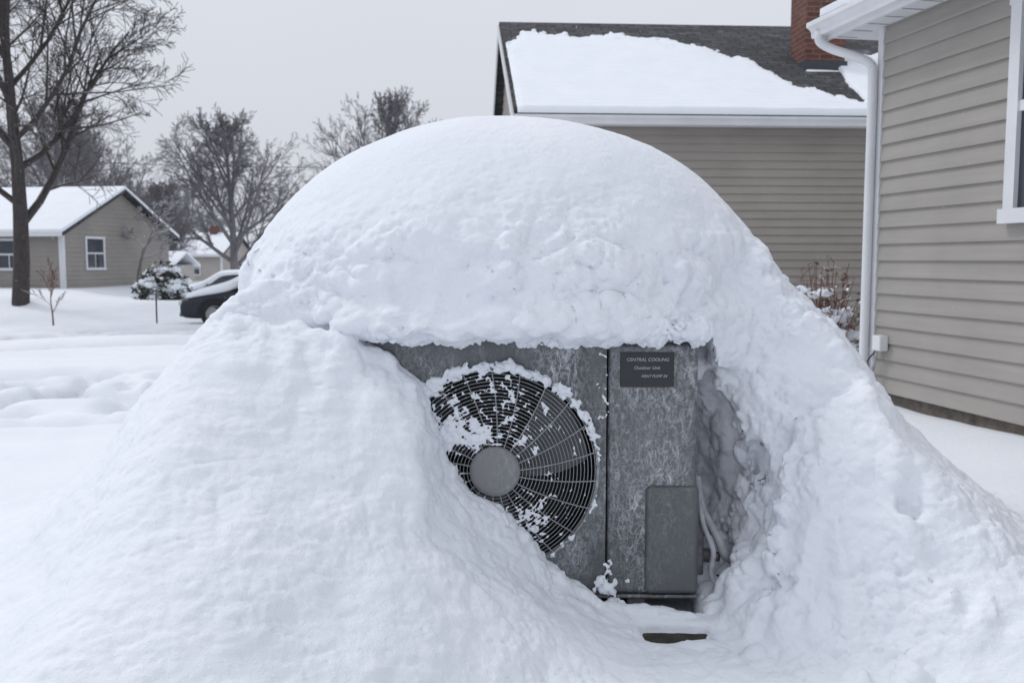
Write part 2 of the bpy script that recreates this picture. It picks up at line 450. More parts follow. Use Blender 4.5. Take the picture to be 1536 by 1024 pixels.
# ------------------------------------------------------------ condenser unit
unit=empty("air_conditioner_condenser",(0,0,0))
FX,FZ,FR=-.05,.50,.302
x0,x1,zb,zt=-.42,.55,.12,.878
angs=[2*math.pi*k/96 for k in range(96)]
for cx,cz in ((x0,zb),(.279,zb),(.279,zt),(x0,zt)): angs.append(math.atan2(cz-FZ,cx-FX)%(2*math.pi))
angs=sorted(angs); v=[];f=[]
for a in angs:
    c,s=math.cos(a),math.sin(a)
    tx=((.279-FX)/c if c>0 else (x0-FX)/c) if abs(c)>1e-6 else 9
    tz=((zt-FZ)/s if s>0 else (zb-FZ)/s) if abs(s)>1e-6 else 9
    tm=min(tx,tz)
    v+= [(FX+c*FR,UY+.03,FZ+s*FR),(FX+c*FR,UY+.004,FZ+s*FR),(FX+c*(FR+.004),UY,FZ+s*(FR+.004)),(FX+c*tm,UY,FZ+s*tm)]
n=len(angs)
for i in range(n):
    j=(i+1)%n
    for k in range(3): f.append((4*i+k,4*j+k,4*j+k+1,4*i+k+1))
mesh_obj("front_panel",v,f,METAL,unit)
box("electrical_panel",(.283,UY-.004,zb),(x1,3.11,zt),METAL,unit,.018,4)
box("left_side",(x0,UY+.001,zb),(x0+.012,3.11,zt),METAL,unit)
box("back_coil",(x0+.013,3.05,zb),(.282,3.10,zt),DARK,unit)
box("base_pan",(x0-.003,UY-.006,zb-.012),(x1+.004,3.115,zb-.001),METALL,unit,.003)
box("top_lid",(x0-.012,UY-.018,zt+.001),(x1+.012,3.125,zt+.022),METALL,unit,.007,3)
box("service_cover",(.397,UY-.022,zb+.005),(x1+.006,2.86,.452),COVER,unit,.017,4)
box("label_plate",(.318,UY-.0075,.747),(.476,UY-.0042,.85),LABEL,unit,.001)
for i,(tx,zz,szz) in enumerate([("CENTRAL COOLING",.824,.0135),("Outdoor Unit",.800,.0135),("HEAT PUMP 24",.776,.0115)]):
    cu=bpy.data.curves.new("label_text",'FONT'); cu.body=tx; cu.size=szz; cu.extrude=.0003; cu.shear=.2
    o=bpy.data.objects.new("label_text_%d"%(i+1),cu); o.location=(.336+(.022 if i else 0)*i,UY-.0079,zz); o.rotation_euler=(rad(90),0,0)
    cu.materials.append(TXT); link(o,unit)
v=[];f=[]
for i in range(64):
    a=2*math.pi*i/64; v+=[(FX+math.cos(a)*FR,UY+.028,FZ+math.sin(a)*FR),(FX+math.cos(a)*(FR-.01),UY+.14,FZ+math.sin(a)*(FR-.01))]
for i in range(64):
    j=(i+1)%64; f.append((2*i,2*i+1,2*j+1,2*j))
mesh_obj("fan_shroud",v,f,DARK,unit,True)
box("coil_fins",(x0+.02,UY+.16,zb+.01),(.27,UY+.17,zt-.01),DARK,unit)
v=[];f=[]
for b in range(3):
    a0=b*2*math.pi/3+.2
    g=[]
    for i in range(9):
        rr_=.05+.23*i/8
        for j in range(9):
            u=j/8; an=a0+(u-.5)*(1.15-.25*i/8)+.35*i/8
            g.append(len(v)); v.append((FX+math.cos(an)*rr_,UY+.055+(.050*(u-.5))+.01*math.sin(u*3),FZ+math.sin(an)*rr_))
    for i in range(8):
        for j in range(8): f.append((g[i*9+j],g[i*9+j+1],g[(i+1)*9+j+1],g[(i+1)*9+j]))
mesh_obj("fan_blades",v,f,BLADE,unit,True)
def gy_(r): return UY-.006-.022*(1-(r/FR)**2)
v=[];f=[]
nr=21; R0=.082; RS=(FR-.087)/(nr-1)
for i in range(nr):
    r_=R0+RS*i
    tube(v,f,[Vector((FX+math.cos(2*math.pi*k/72)*r_,gy_(r_),FZ+math.sin(2*math.pi*k/72)*r_)) for k in range(72)],[.0012]*72,5,True)
for s in range(22):
    a=2*math.pi*s/22+.06
    pts=[]
    for k in range(7):
        r_=.07+(FR-.066)*k/6; an=a+.12*(k/6)
        pts.append(Vector((FX+math.cos(an)*r_,gy_(r_)-.003,FZ+math.sin(an)*r_)))
    tube(v,f,pts,[.0019]*7,5)
mesh_obj("fan_grille",v,f,WIRE,unit,True)
v=[];f=[]
tube(v,f,[Vector((FX+math.cos(2*math.pi*k/96)*(FR+.004),UY-.004,FZ+math.sin(2*math.pi*k/96)*(FR+.004))) for k in range(96)],[.0065]*96,8,True)
mesh_obj("grille_rim",v,f,RIMM,unit,True)
v=[(FX,UY-.040,FZ)];f=[];nh=48
for (r_,yy) in ((.06,UY-.0395),(.071,UY-.037),(.075,UY-.031),(.075,UY-.02)):
    for k in range(nh): v.append((FX+math.cos(2*math.pi*k/nh)*r_,yy,FZ+math.sin(2*math.pi*k/nh)*r_))
for k in range(nh): f.append((0,1+(k+1)%nh,1+k))
for q_ in range(3):
    for k in range(nh):
        a=1+q_*nh; f.append((a+k,a+(k+1)%nh,a+nh+(k+1)%nh,a+nh+k))
mesh_obj("grille_hub",v,f,HUBM,unit,True)
for i,fx in enumerate((-.25,.345)):
    box("foot_%d"%(i+1),(fx,UY-.05,.035),(fx+.055,3.14,.1075),BRASS,unit,.008)
box("valve_bracket",(x1+.001,2.78,.16),(x1+.035,2.98,.36),BRASS,unit,.004)
tube_obj("valve_large",[(x1+.03,2.81,.215),(x1+.06,2.80,.215),(x1+.062,2.80,.215),(x1+.085,2.79,.215)],[.022,.022,.015,.015],BRASS,unit)
tube_obj("valve_small",[(x1+.03,2.81,.29),(x1+.055,2.80,.29),(x1+.057,2.80,.29),(x1+.07,2.79,.29)],[.015,.015,.010,.010],BRASS,unit)
tube_obj("refrigerant_line",bez([(x1+.03,2.88,.44),(x1+.035,2.82,.36),(x1+.075,2.78,.28),(x1+.11,2.80,.21),(x1+.2,2.88,.16),(x1+.3,3.0,.10)]),.013,RUB,unit)
tube_obj("drain_hose",bez([(x1+.01,2.76,.42),(x1+.025,2.745,.33),(x1+.055,2.74,.25),(x1+.05,2.745,.18),(x1+.08,2.77,.13),(x1+.15,2.85,.11)]),.008,RUB,unit)
box("wooden_plank",(.33,2.525,-.03),(.62,2.66,.048),WOOD,None,.006)

# ------------------------------------------------------------ clinging rime on the casing
h2=.0036
ax=np.arange(-.46,.62,h2); ay=np.arange(2.595,2.76,h2); az=np.arange(.06,1.0,h2)
AX,AY,AZ=np.meshgrid(ax,ay,az,indexing='ij'); AX=AX.astype(np.float32);AY=AY.astype(np.float32);AZ=AZ.astype(np.float32)
rx_=AX-FX; rz_=AZ-FZ; rad_=np.hypot(rx_,rz_); ang=np.degrees(np.arctan2(rz_,rx_))
nA=fbm(AX*38,AY*38,AZ*38,3,1,.65); nB=fbm(AX*95,AY*95,AZ*95,2,2)
wt=np.interp(ang,[-90,-60,-30,0,25,45,90,130,150,170],[-.008,-.004,-.001,.002,.006,.011,.014,.016,.016,-.01])
th=wt+(nA-.5)*.050+(nB-.5)*.016
f1=np.hypot(rad_-(FR+.006),(AY-(UY-.008))*1.15)-th
x2,z2=np.meshgrid(ax,az,indexing='ij'); zz0=np.zeros_like(x2)
m=np.zeros_like(x2)-.60
for (bx,bz,br_,a_) in [(-.17,.62,.07,1.2),(-.20,.60,.06,1.2),(-.11,.60,.055,1.0),(-.07,.62,.05,.76),(-.20,.72,.06,.66),(-.09,.73,.08,.52),(.0,.73,.07,.48),(.02,.60,.06,.50),(.05,.36,.07,.68),(-.15,.41,.06,.9),(-.20,.50,.045,.95),(.0,.32,.08,.74),(-.02,.67,.06,.52),(-.05,.59,.03,.85),(.10,.66,.05,.42),(.09,.40,.05,.5),(-.14,.68,.05,.6)]:
    m=np.maximum(m,a_*np.exp(-((x2-bx)**2+(z2-bz)**2)/br_**2)-.60)
rr2=np.hypot(x2-FX,z2-FZ)
nn=fbm(x2*60,z2*60,zz0,4,3,.8)-.5
m=m+nn*2.4+.09+.18*np.cos(2*math.pi*(rr2-R0)/RS)
m=np.where((rr2<.078),-1,m); m=np.where(rr2>FR+.01,-1,m)
thick=np.clip(m,-1,.8)*.011
yg=(UY-.008-.022*(1-np.clip(rr2/FR,0,1)**2))
f2=np.abs(AY-yg[:,None,:])-thick[:,None,:]
f2=f2*.6+(nB-.5)*.008
ff=np.minimum(f1*.8,f2)
topn=(billow(AX*14,AY*14,AZ*14,3,1)-.45)
dxe=np.clip(AX-.535,0,1)+np.clip(-.385-AX,0,1)
f3=np.sqrt(((AY-(UY-.030))*.8)**2+((AZ-.922)*.9)**2+dxe**2)-.028-.048*topn+(nB-.5)*.014
ff=np.minimum(ff,f3*.8)
blobs=[]
rb=random.Random(4)
for i in range(150):
    bx=rb.uniform(-.41,.56); blobs.append((bx,UY-.022+rb.uniform(-.012,.01),.898+rb.uniform(-.007,.008),rb.choice([.004,.006,.008,.011,.014])))
for i in range(12): blobs.append((-.145+rb.uniform(-.025,.025),UY-.02,.885+rb.uniform(-.012,.01),rb.uniform(.006,.012)))
for i in range(26): blobs.append((.275+rb.gauss(0,.022),UY-.008,.140+abs(rb.gauss(0,.02))-.01,rb.uniform(.005,.012)))
for i in range(14): blobs.append((.285+rb.gauss(0,.008),UY-.004,.18+rb.random()*.05,rb.uniform(.002,.004)))
for i in range(34): blobs.append((rb.uniform(.20,.33),UY-.02+rb.gauss(0,.01),.085+rb.gauss(0,.012),rb.uniform(.006,.015)))
for i in range(14): blobs.append((.372+rb.gauss(0,.016),UY-.052+rb.gauss(0,.006),.084+rb.gauss(0,.010),rb.uniform(.005,.010)))
for i in range(16): blobs.append((.27+rb.gauss(0,.012),UY-.000,rb.uniform(.62,.85),rb.uniform(.002,.004)))
for bx,by,bz,br_ in blobs:
    i0=max(0,int((bx-.05-ax[0])/h2)); i1=int((bx+.05-ax[0])/h2); k0_=max(0,int((bz-.05-az[0])/h2)); k1=int((bz+.05-az[0])/h2)
    sl=(slice(i0,i1),slice(None),slice(k0_,k1))
    dd=np.sqrt((AX[sl]-bx)**2+(AY[sl]-by)**2+(AZ[sl]-bz)**2)-br_+(nB[sl]-.5)*.018
    ff[sl]=smin(ff[sl],dd,.006)
P,Q=surface_nets(ff.astype(np.float32),(ax[0],ay[0],az[0]),h2)
fast_mesh("clinging_rime",P,Q,SNOW,unit)
del AX,AY,AZ,nA,nB,ff,f1,f2,f3,topn,dxe

# ------------------------------------------------------------ houses
def siding(name,p0,dv,z0,z1,lo,hi,mat,course=.115,parent=None,nrm=None,dep=.014):
    dv=Vector(dv); nv=Vector(nrm)
    v=[];f=[]; z=z0
    while z<z1-1e-4:
        zt_=min(z+course,z1)
        a0,b0=lo(z),hi(z); a1,b1=lo(zt_),hi(zt_)
        if b0-a0<.02: break
        if b1<a1: a1=b1=(a1+b1)/2
        def pt(s,off,zz): 
            q=Vector(p0)+dv*s+nv*off; return (q.x,q.y,zz)
        i=len(v)
        v+=[pt(a0,.0,z),pt(b0,.0,z),pt(a0,dep,z),pt(b0,dep,z),pt(a0,dep,z+.012),pt(b0,dep,z+.012),pt(a1,.001,zt_),pt(b1,.001,zt_)]
        f+=[(i,i+1,i+3,i+2),(i+2,i+3,i+5,i+4),(i+4,i+5,i+7,i+6)]
        z=zt_
    return mesh_obj(name,v,f,mat,parent)
def obox(name,o,u,w,s0,s1,t0,t1,z0,z1,mat,parent,bevel=0):
    o=Vector(o);u=Vector(u);w=Vector(w)
    v=[]
    for zz in (z0,z1):
        for s,t_ in ((s0,t0),(s1,t0),(s1,t1),(s0,t1)):
            q=o+u*s+w*t_; v.append((q.x,q.y,zz))
    f=[(0,3,2,1),(4,5,6,7),(0,1,5,4),(1,2,6,5),(2,3,7,6),(3,0,4,7)]
    ob=mesh_obj(name,v,f,mat,parent)
    bm=bmesh.new(); bm.from_mesh(ob.data); bmesh.ops.recalc_face_normals(bm,faces=bm.faces); bm.to_mesh(ob.data); bm.free()
    if bevel:
        m_=ob.modifiers.new("b",'BEVEL'); m_.width=bevel; m_.segments=2
    return ob
def window(name,o,u,w,s0,s1,z0,z1,parent,proud=.03,fr=.07,bar=True):
    obox(name+"_glass",o,u,w,s0+fr*.6,s1-fr*.6,.016,.022,z0+fr*.6,z1-fr*.6,GLASS,parent)
    obox(name+"_jamb_a",o,u,w,s0,s0+fr,.012,proud+.012,z0+fr,z1-fr,WHITE,parent)
    obox(name+"_jamb_b",o,u,w,s1-fr,s1,.012,proud+.012,z0+fr,z1-fr,WHITE,parent)
    obox(name+"_head",o,u,w,s0-.01,s1+.01,.012,proud+.016,z1-fr,z1,WHITE,parent)
    obox(name+"_sill",o,u,w,s0-.02,s1+.02,.012,proud+.03,z0,z0+fr,WHITE,parent)
    if bar:
        zm=(z0+z1)/2; obox(name+"_rail",o,u,w,s0+fr,s1-fr,.018,proud,zm-.03,zm+.03,WHITE,parent)
        sm_=(s0+s1)/2; obox(name+"_mullion",o,u,w,sm_-.015,sm_+.015,.018,proud-.006,z0+fr,zm-.03,WHITE,parent)

rh=empty("taupe_siding_house")
wd=Vector((.194,-1)).normalized(); wn=Vector((wd.y,-wd.x)); 
if wn.x>0: wn=-wn
Cw=Vector((2.66,6.85)); LEN=9.0
EZ=2.77
siding("side_wall",Cw,wd,.17,EZ,lambda z:.03,lambda z:LEN,SID_R,.118,rh,wn,.020)
siding("rear_wall",Cw,-wn,.17,EZ,lambda z:.03,lambda z:8.,SID_R,.118,rh,-wd,.020)
obox("foundation",Cw,wd,wn,.02,LEN,-8.,-.02,-.3,.168,CONC,rh)
obox("corner_post",Cw,wd,wn,-.022,.04,-.05,.024,.15,EZ,WHITE,rh,.004)
window("side_window",Cw,wd,wn,1.36,2.4,1.33,2.66,rh,.04,.085)
OV=.25
obox("soffit",Cw,wd,wn,-.35,LEN,-.3,OV,EZ,EZ+.02,WHITE,rh)
for i in range(40):
    s=-.3+i*.2
    obox("soffit_groove_%d"%i,Cw,wd,wn,s,s+.012,.03,OV-.02,EZ-.004,EZ-.001,GROOVE,rh)
obox("fascia",Cw,wd,wn,-.37,LEN,OV+.001,OV+.025,EZ-.03,EZ+.16,WHITE,rh)
def gutter(name,o,u,w,s0,s1,off,ztop,parent,sz=.125):
    prof_=[(0,0),(0,-sz),(.55*sz,-sz),(.62*sz,-.85*sz),(.62*sz,-.6*sz),(.8*sz,-.4*sz),(sz,-.3*sz),(sz,0),(.9*sz,0),(.9*sz,-.06*sz)]
    v=[];f=[]
    for s in (s0,s1):
        for t_,zz in prof_:
            q=Vector(o)+Vector(u)*s+Vector(w)*(off+t_); v.append((q.x,q.y,ztop+zz))
    n_=len(prof_)
    for i in range(n_-1): f.append((i,i+1,n_+i+1,n_+i))
    f.append(tuple(range(n_))); f.append(tuple(range(2*n_-1,n_-1,-1)))
    return mesh_obj(name,v,f,WHITE,parent)
gutter("gutter",Cw,wd,wn,-.40,LEN,OV+.026,EZ+.11,rh,.11)
def roof_plane(name,o,u,w,s0,s1,t0,z0,t1,z1,th,mat,parent):
    v=[];
    for dz in (0,th):
        for (s,t_,zz) in ((s0,t0,z0),(s1,t0,z0),(s1,t1,z1),(s0,t1,z1)):
            q=Vector(o)+Vector(u)*s+Vector(w)*t_; v.append((q.x,q.y,zz-dz))
    f=[(0,1,2,3),(7,6,5,4),(0,4,5,1),(1,5,6,2),(2,6,7,3),(3,7,4,0)]
    ob=mesh_obj(name,v,f,mat,parent)
    uv=ob.data.uv_layers.new(name="UVMap")
    L=math.hypot(t1-t0,z1-z0); uvs=[(s0,0),(s1,0),(s1,L),(s0,L)]
    for p_ in ob.data.polygons:
        for li in p_.loop_indices:
            uv.data[li].uv=uvs[ob.data.loops[li].vertex_index%4]
    return ob
roof_plane("roof",Cw,wd,wn,-.38,LEN,OV+.04,EZ+.15,-4,EZ+.15+(4.3)*.5,.03,SHING,rh)
roof_plane("roof_snow",Cw,wd,wn,-.36,LEN,OV+.05,EZ+.21,-4,EZ+.21+(4.3)*.5,.055,SNOW,rh)
def P3(s,t_,z_):
    q=Cw+wd*s+wn*t_; return (q.x,q.y,z_)
tube_obj("downspout",bez([P3(-.30,OV+.08,EZ+.03),P3(-.30,OV+.078,EZ-.04),P3(-.26,OV+.0,EZ-.10),P3(-.13,.13,EZ-.18),P3(-.03,.075,EZ-.25),P3(-.02,.06,EZ-.38),P3(-.02,.06,1.5),P3(-.02,.06,.5),P3(-.02,.06,.30)],6),.033,WHITE,rh,12)
obox("outlet_box",Cw,wd,wn,.12,.22,.016,.085,.47,.58,WHITE,rh,.008)
tube_obj("cable",bez([P3(.15,.06,.48),P3(.16,.08,.40),P3(.12,.07,.33),P3(.2,.09,.25),P3(.17,.1,.1),P3(.1,.15,-.02)]),.008,RUB,rh,6)
tube_obj("cable_b",bez([P3(.14,.05,.48),P3(.08,.09,.38),P3(.14,.1,.3),P3(.08,.12,.18),P3(.05,.16,0)]),.006,simple("black_cable",(.03,.03,.03)),rh,6)

mh=empty("tan_siding_house")
a4=rad(3.5); mu=Vector((math.cos(a4),math.sin(a4))); mw=Vector((-math.sin(a4),math.cos(a4)))
Mo=Vector((.17,12.25)); ML=11.; MD=7.4; ME=2.86; MR=4.93
siding("front_wall",Mo,mu,.15,ME,lambda z:.06,lambda z:ML,SID_M,.108,mh,-mw,.020)
def glo(z): return 0 if z<ME else (z-ME)/(MR-ME)*MD/2
siding("gable_wall",Mo,mw,.15,MR,lambda z:glo(z)+.06*(z<ME),lambda z:MD-glo(z),SID_M,.108,mh,-mu,.014)
obox("foundation",Mo,mu,mw,.02,ML,.02,MD,-.3,.148,CONC,mh)
obox("corner_post",Mo,mu,mw,-.02,.075,-.024,.08,.15,ME-.01,WHITE,mh)
ov=.30
roof_plane("roof_front",Mo,mu,mw,-.16,ML,-ov,ME+.13,MD/2,MR+.13,.05,SHING,mh)
roof_plane("roof_back",Mo,mu,mw,-.16,ML,MD+ov,ME+.10,MD/2+.001,MR+.128,.05,SHING,mh)
obox("soffit",Mo,mu,mw,-.10,ML,-ov+.02,-.024,ME-.02,ME+.0,WHITE,mh)
obox("fascia",Mo,mu,mw,-.14,ML,-ov-.005,-ov+.018,ME-.03,ME+.078,WHITE,mh)
gutter("gutter",Mo,mu,-mw,-.16,ML,ov+.006,ME+.07,mh,.11)
for nm,ta,tb2,za,zb_ in (("rake_front",-ov,MD/2,ME+.075,MR+.075),("rake_back",MD+ov,MD/2,ME+.045,MR+.075)):
    v=[]
    for (s,t_,zz) in ((-.185,ta,za),(-.185,tb2,zb_),(-.185,tb2,zb_-.17),(-.185,ta,za-.17),(-.162,ta,za),(-.162,tb2,zb_),(-.162,tb2,zb_-.17),(-.162,ta,za-.17)):
        q=Mo+mu*s+mw*t_; v.append((q.x,q.y,zz))
    mesh_obj(nm,v,[(0,1,2,3),(4,7,6,5),(0,4,5,1),(3,2,6,7),(1,5,6,2),(0,3,7,4)],WHITE,mh)
NS,NTt=420,150
ss=np.linspace(-.12,6.6,NS); tt=np.linspace(0.0,1.,NTt)
SS,TT=np.meshgrid(ss,tt,indexing='ij'); z0=np.zeros_like(SS)
tb=np.interp(SS+.20*(fbm(SS*2,TT*5,z0,3,1)-.5),[-.12,.0,.2,1.2,2.2,2.7,3.1,3.5,3.8,4.15,4.55,4.64,4.78,7,11],[.60,.74,.84,.82,.78,.72,.64,.50,.32,.15,.13,.25,.60,.66,.7])
tb=tb+.20*(fbm(SS*3.0,TT*9,z0,4,2,.65)-.5)
mk=(tb-TT)*2.5
mk=np.minimum(mk,(SS+.13)*3+.02)
mk=mk+.34*(fbm(SS*7,TT*30,z0,3,3,.65)-.5)*sstep(.40,.0,mk)
thk=.045*np.clip(mk*3.2,0,1)**.5
run=MD/2+ov
XX=Mo.x+mu.x*SS+mw.x*(-ov-.02+TT*run); YY=Mo.y+mu.y*SS+mw.y*(-ov-.02+TT*run)
rz0=ME+.13+TT*(MR-ME)
row=.010*np.abs(np.sin(TT*run*1.15/.14*math.pi))
ZZ=rz0+thk+.02*(fbm(SS*2.5,TT*8,z0,3,0)-.5)*(mk>0)-.02*(mk<=0)-.006+row*(mk>0)
ZZ[:,0]=rz0[:,0]-.03
V=np.stack([XX,YY,ZZ],-1).reshape(-1,3); I=np.arange(NS*NTt).reshape(NS,NTt)
F=np.stack([I[:-1,:-1],I[1:,:-1],I[1:,1:],I[:-1,1:]],-1)
keep=(mk[:-1,:-1]>0)|(mk[1:,:-1]>0)|(mk[1:,1:]>0)|(mk[:-1,1:]>0)
fast_mesh("roof_snow",V,F[keep],SNOW,mh)
def uvbox(ob,sc_=1):
    uv=ob.data.uv_layers.new(name="UVMap")
    for p_ in ob.data.polygons:
        nrm=p_.normal
        for li in p_.loop_indices:
            c=ob.data.vertices[ob.data.loops[li].vertex_index].co
            uv.data[li].uv=(c.x,c.z) if abs(nrm.y)>.5 else ((c.y,c.z) if abs(nrm.x)>.5 else (c.x,c.y))
c0=4.22
ch=obox("chimney",Mo,mu,mw,c0,c0+.60,1.48,2.1,3.5,6.2,BRICK,mh); uvbox(ch)
obox("chimney_flashing",Mo,mu,mw,c0-.03,c0+.63,1.45,2.13,3.5,4.02,simple("lead_flashing",(.05,.055,.065),.6),mh)
obox("chimney_cap",Mo,mu,mw,c0-.05,c0+.65,1.43,2.15,6.2,6.3,CONC,mh)
tube_obj("chimney_snow",[(Mo+mu*(c0+s)+mw*1.40).to_3d()+Vector((0,0,3.82+.02*math.sin(9*s))) for s in (-.12,.03,.28,.53,.73)],[.02,.06,.05,.07,.03],SNOW,mh,8)

def gable_house(name,o,yaw,L,Dp,ez,rz_,base,sid,wins=(),gwins=()):
    e=empty(name); u=Vector((math.cos(yaw),math.sin(yaw))); w=Vector((-u.y,u.x)); o=Vector(o)
    def gl(z): return 0 if z<ez else (z-ez)/(rz_-ez)*Dp/2
    siding("front_wall",o,u,base,ez,lambda z:0,lambda z:L,sid,.16,e,-w,.02)
    siding("gable_wall_a",o+u*L,w,base,rz_,gl,lambda z:Dp-gl(z),sid,.16,e,u,.02)
    siding("gable_wall_b",o,w,base,rz_,gl,lambda z:Dp-gl(z),sid,.16,e,-u,.02)
    obox("back_wall",o,u,w,.05,L-.05,Dp-.1,Dp-.02,base-.5,ez,sid,e)
    obox("foundation",o,u,w,.03,L-.03,.03,Dp-.03,base-1.2,base-.002,CONC,e)
    for nm,s in (("corner_a",-.05),("corner_b",L-.09)): obox(nm,o,u,w,s,s+.14,-.05,.1,base,ez-.01,WHITE,e)
    roof_plane("roof_front",o,u,w,-.3,L+.3,-.4,ez-.1,Dp/2,rz_+.1,.1,SHING,e)
    roof_plane("roof_back",o,u,w,-.3,L+.3,Dp+.4,ez-.1,Dp/2+.001,rz_+.098,.1,SHING,e)
    roof_plane("roof_snow_front",o,u,w,-.28,L+.28,-.42,ez+.04,Dp/2,rz_+.22,.12,SNOWF,e)
    roof_plane("roof_snow_back",o,u,w,-.28,L+.28,Dp+.42,ez+.04,Dp/2+.001,rz_+.218,.12,SNOWF,e)
    obox("gutter",o,u,w,-.3,L+.3,-.5,-.405,ez-.2,ez-.06,WHITE,e)
    for i,(s0,s1,z0_,z1_) in enumerate(wins): window("window_%d"%i,o,u,-w,s0,s1,z0_,z1_,e,.04,.09)
    for i,(s0,s1,z0_,z1_) in enumerate(gwins): window("gable_window_%d"%i,o+u*L,w,u,s0,s1,z0_,z1_,e,.04,.09)
    return e,u,w
e,u,w=gable_house("beige_ranch_house",(-27.95,33.6),rad(-8),12.8,7.2,2.1,3.65,.1,SID_L,
     wins=((10.2,11.5,.75,1.85),(8.2,9.4,.75,1.85),(3.,4.6,.75,1.85)),gwins=((1.3,2.5,.75,1.95),))
e2=empty("detached_garage"); 
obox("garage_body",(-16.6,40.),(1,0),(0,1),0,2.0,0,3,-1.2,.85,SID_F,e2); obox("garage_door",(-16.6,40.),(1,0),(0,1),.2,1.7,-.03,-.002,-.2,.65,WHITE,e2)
roof_plane("garage_roof",(-16.6,40.),(1,0),(0,1),-.2,2.2,-.3,.88,1.5,1.5,.1,SNOWF,e2); roof_plane("garage_roof_back",(-16.6,40.),(1,0),(0,1),-.2,2.2,3.3,.88,1.501,1.5,.1,SNOWF,e2)
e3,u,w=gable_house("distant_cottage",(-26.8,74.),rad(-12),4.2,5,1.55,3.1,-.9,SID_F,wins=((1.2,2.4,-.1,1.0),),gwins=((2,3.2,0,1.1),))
cc=obox("chimney",(-26.8,74.),u,w,2.0,2.6,2.2,2.8,2.6,3.8,BRICK,e3); uvbox(cc)

# ------------------------------------------------------------ trees
def grow(v,f,rnd,p,d,L,r,lev,maxlev,P):
    ns=P['seg'][min(lev,len(P['seg'])-1)]
    pts=[p.copy()];rs=[r];dirs=[d.copy()]
    for i in range(ns):
        wob=P['wob']*(1 if lev else .5)
        d=(d+Vector((rnd.gauss(0,wob),rnd.gauss(0,wob),rnd.gauss(0,wob)+P['up'][min(lev,len(P['up'])-1)]))).normalized()
        p=p+d*(L/ns); pts.append(p.copy()); dirs.append(d.copy())
        rs.append(max(P['rmin'],r*(1-(i+1)/ns*(.85 if lev==0 else .78))))
    tube(v,f,pts,rs,[8,6,5,3,3,3,3][lev])
    if lev>=maxlev: return
    nc=P['n'][lev]
    for c in range(nc):
        t0=P['t0'] if lev==0 else .2
        tt_=t0+(1-t0)*(c+rnd.random()*.8)/nc
        k=min(ns-1,int(tt_*ns)); fr=tt_*ns-k
        q=pts[k].lerp(pts[k+1],min(1,fr)); dd=dirs[k+1]
        ax_=dd.cross(Vector((rnd.gauss(0,1),rnd.gauss(0,1),rnd.gauss(0,1))))
        if lev==0:
            az_=c*2.4+rnd.random(); ax_=dd.cross(Vector((math.cos(az_),math.sin(az_),0)))
        if ax_.length<1e-3: continue
        ang_=rnd.uniform(*P['ang'])*(1.15-.75*(tt_-t0)/(1-t0) if lev==0 else .85)
        nd=Matrix.Rotation(ang_,3,ax_.normalized())@dd
        if lev==0 and nd.z<0.05: nd.z=abs(nd.z)+.05
        if lev==0 and P.get('crown'):
            cc_,crx,crz=P['crown']; nd.normalize()
            o_=q-cc_; o_=Vector((o_.x/crx,o_.y/crx,o_.z/crz)); e_=Vector((nd.x/crx,nd.y/crx,nd.z/crz))
            A=e_.dot(e_);Bq=o_.dot(e_);Cq=o_.dot(o_)-1; disc=Bq*Bq-A*Cq
            LL=((-Bq+math.sqrt(disc))/A if disc>0 else crx)*rnd.uniform(.82,1.02)
            LL=max(.12*crz,LL)
        else:
            LL=L*P['lr'][lev]*(1.05-.5*tt_)*rnd.uniform(.75,1.2)
        rr_=rs[k]*rnd.uniform(.42,.62)
        grow(v,f,rnd,q,nd.normalized(),LL,max(P['rmin'],rr_),lev+1,maxlev,P)
def tree(name,base,H,seed,r,mat,maxlev=4,n=(9,7,6,5),t0=.24,ang=(.55,1.0),lr=(.62,.55,.5,.48),up=(.0,.05,.05,.04,.03),wob=.09,rmin=.006,append=None,cw=None):
    rnd=random.Random(seed); v,f=append if append else ([],[])
    P=dict(seg=(9,7,4,3,2),wob=wob,up=up,n=n,t0=t0,ang=ang,lr=lr,rmin=rmin)
    if cw: P['crown']=(Vector(base)+Vector((0,0,H*.56)),cw,H*.44)
    grow(v,f,rnd,Vector(base),Vector((rnd.uniform(-.04,.04),rnd.uniform(-.04,.04),1)).normalized(),H*(.86 if cw else .8),r,0,maxlev,P)
    if append: return
    return mesh_obj(name,v,f,mat,parent=None,smooth=True)
tree("bare_tree",(-12.65,24,-.1),12.5,41,.22,BARK,4,(20,14,10,7),.19,(.7,1.0),(.6,.50,.46,.5),(.04,.045,.02,.0,0),.085,.0075,cw=5.1)
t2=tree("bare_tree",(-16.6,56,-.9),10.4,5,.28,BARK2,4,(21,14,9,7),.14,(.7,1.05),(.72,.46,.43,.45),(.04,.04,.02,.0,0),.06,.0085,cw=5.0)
def inst(src,loc,rz,s):
    o=bpy.data.objects.new("bare_tree",src.data); src_loc=Vector((-16.6,56,-.9))
    M=Matrix.Translation(Vector(loc))@Matrix.Rotation(rz,4,'Z')@Matrix.Diagonal((s[0],s[0],s[1],1))@Matrix.Translation(-src_loc)
    o.matrix_world=M; return link(o)
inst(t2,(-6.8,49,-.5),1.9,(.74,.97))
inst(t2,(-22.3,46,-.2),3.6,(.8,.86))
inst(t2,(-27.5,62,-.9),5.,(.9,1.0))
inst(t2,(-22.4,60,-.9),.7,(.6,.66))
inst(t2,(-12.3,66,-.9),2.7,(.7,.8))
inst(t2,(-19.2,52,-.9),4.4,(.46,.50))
va,fa=[],[]
rd=random.Random(3)
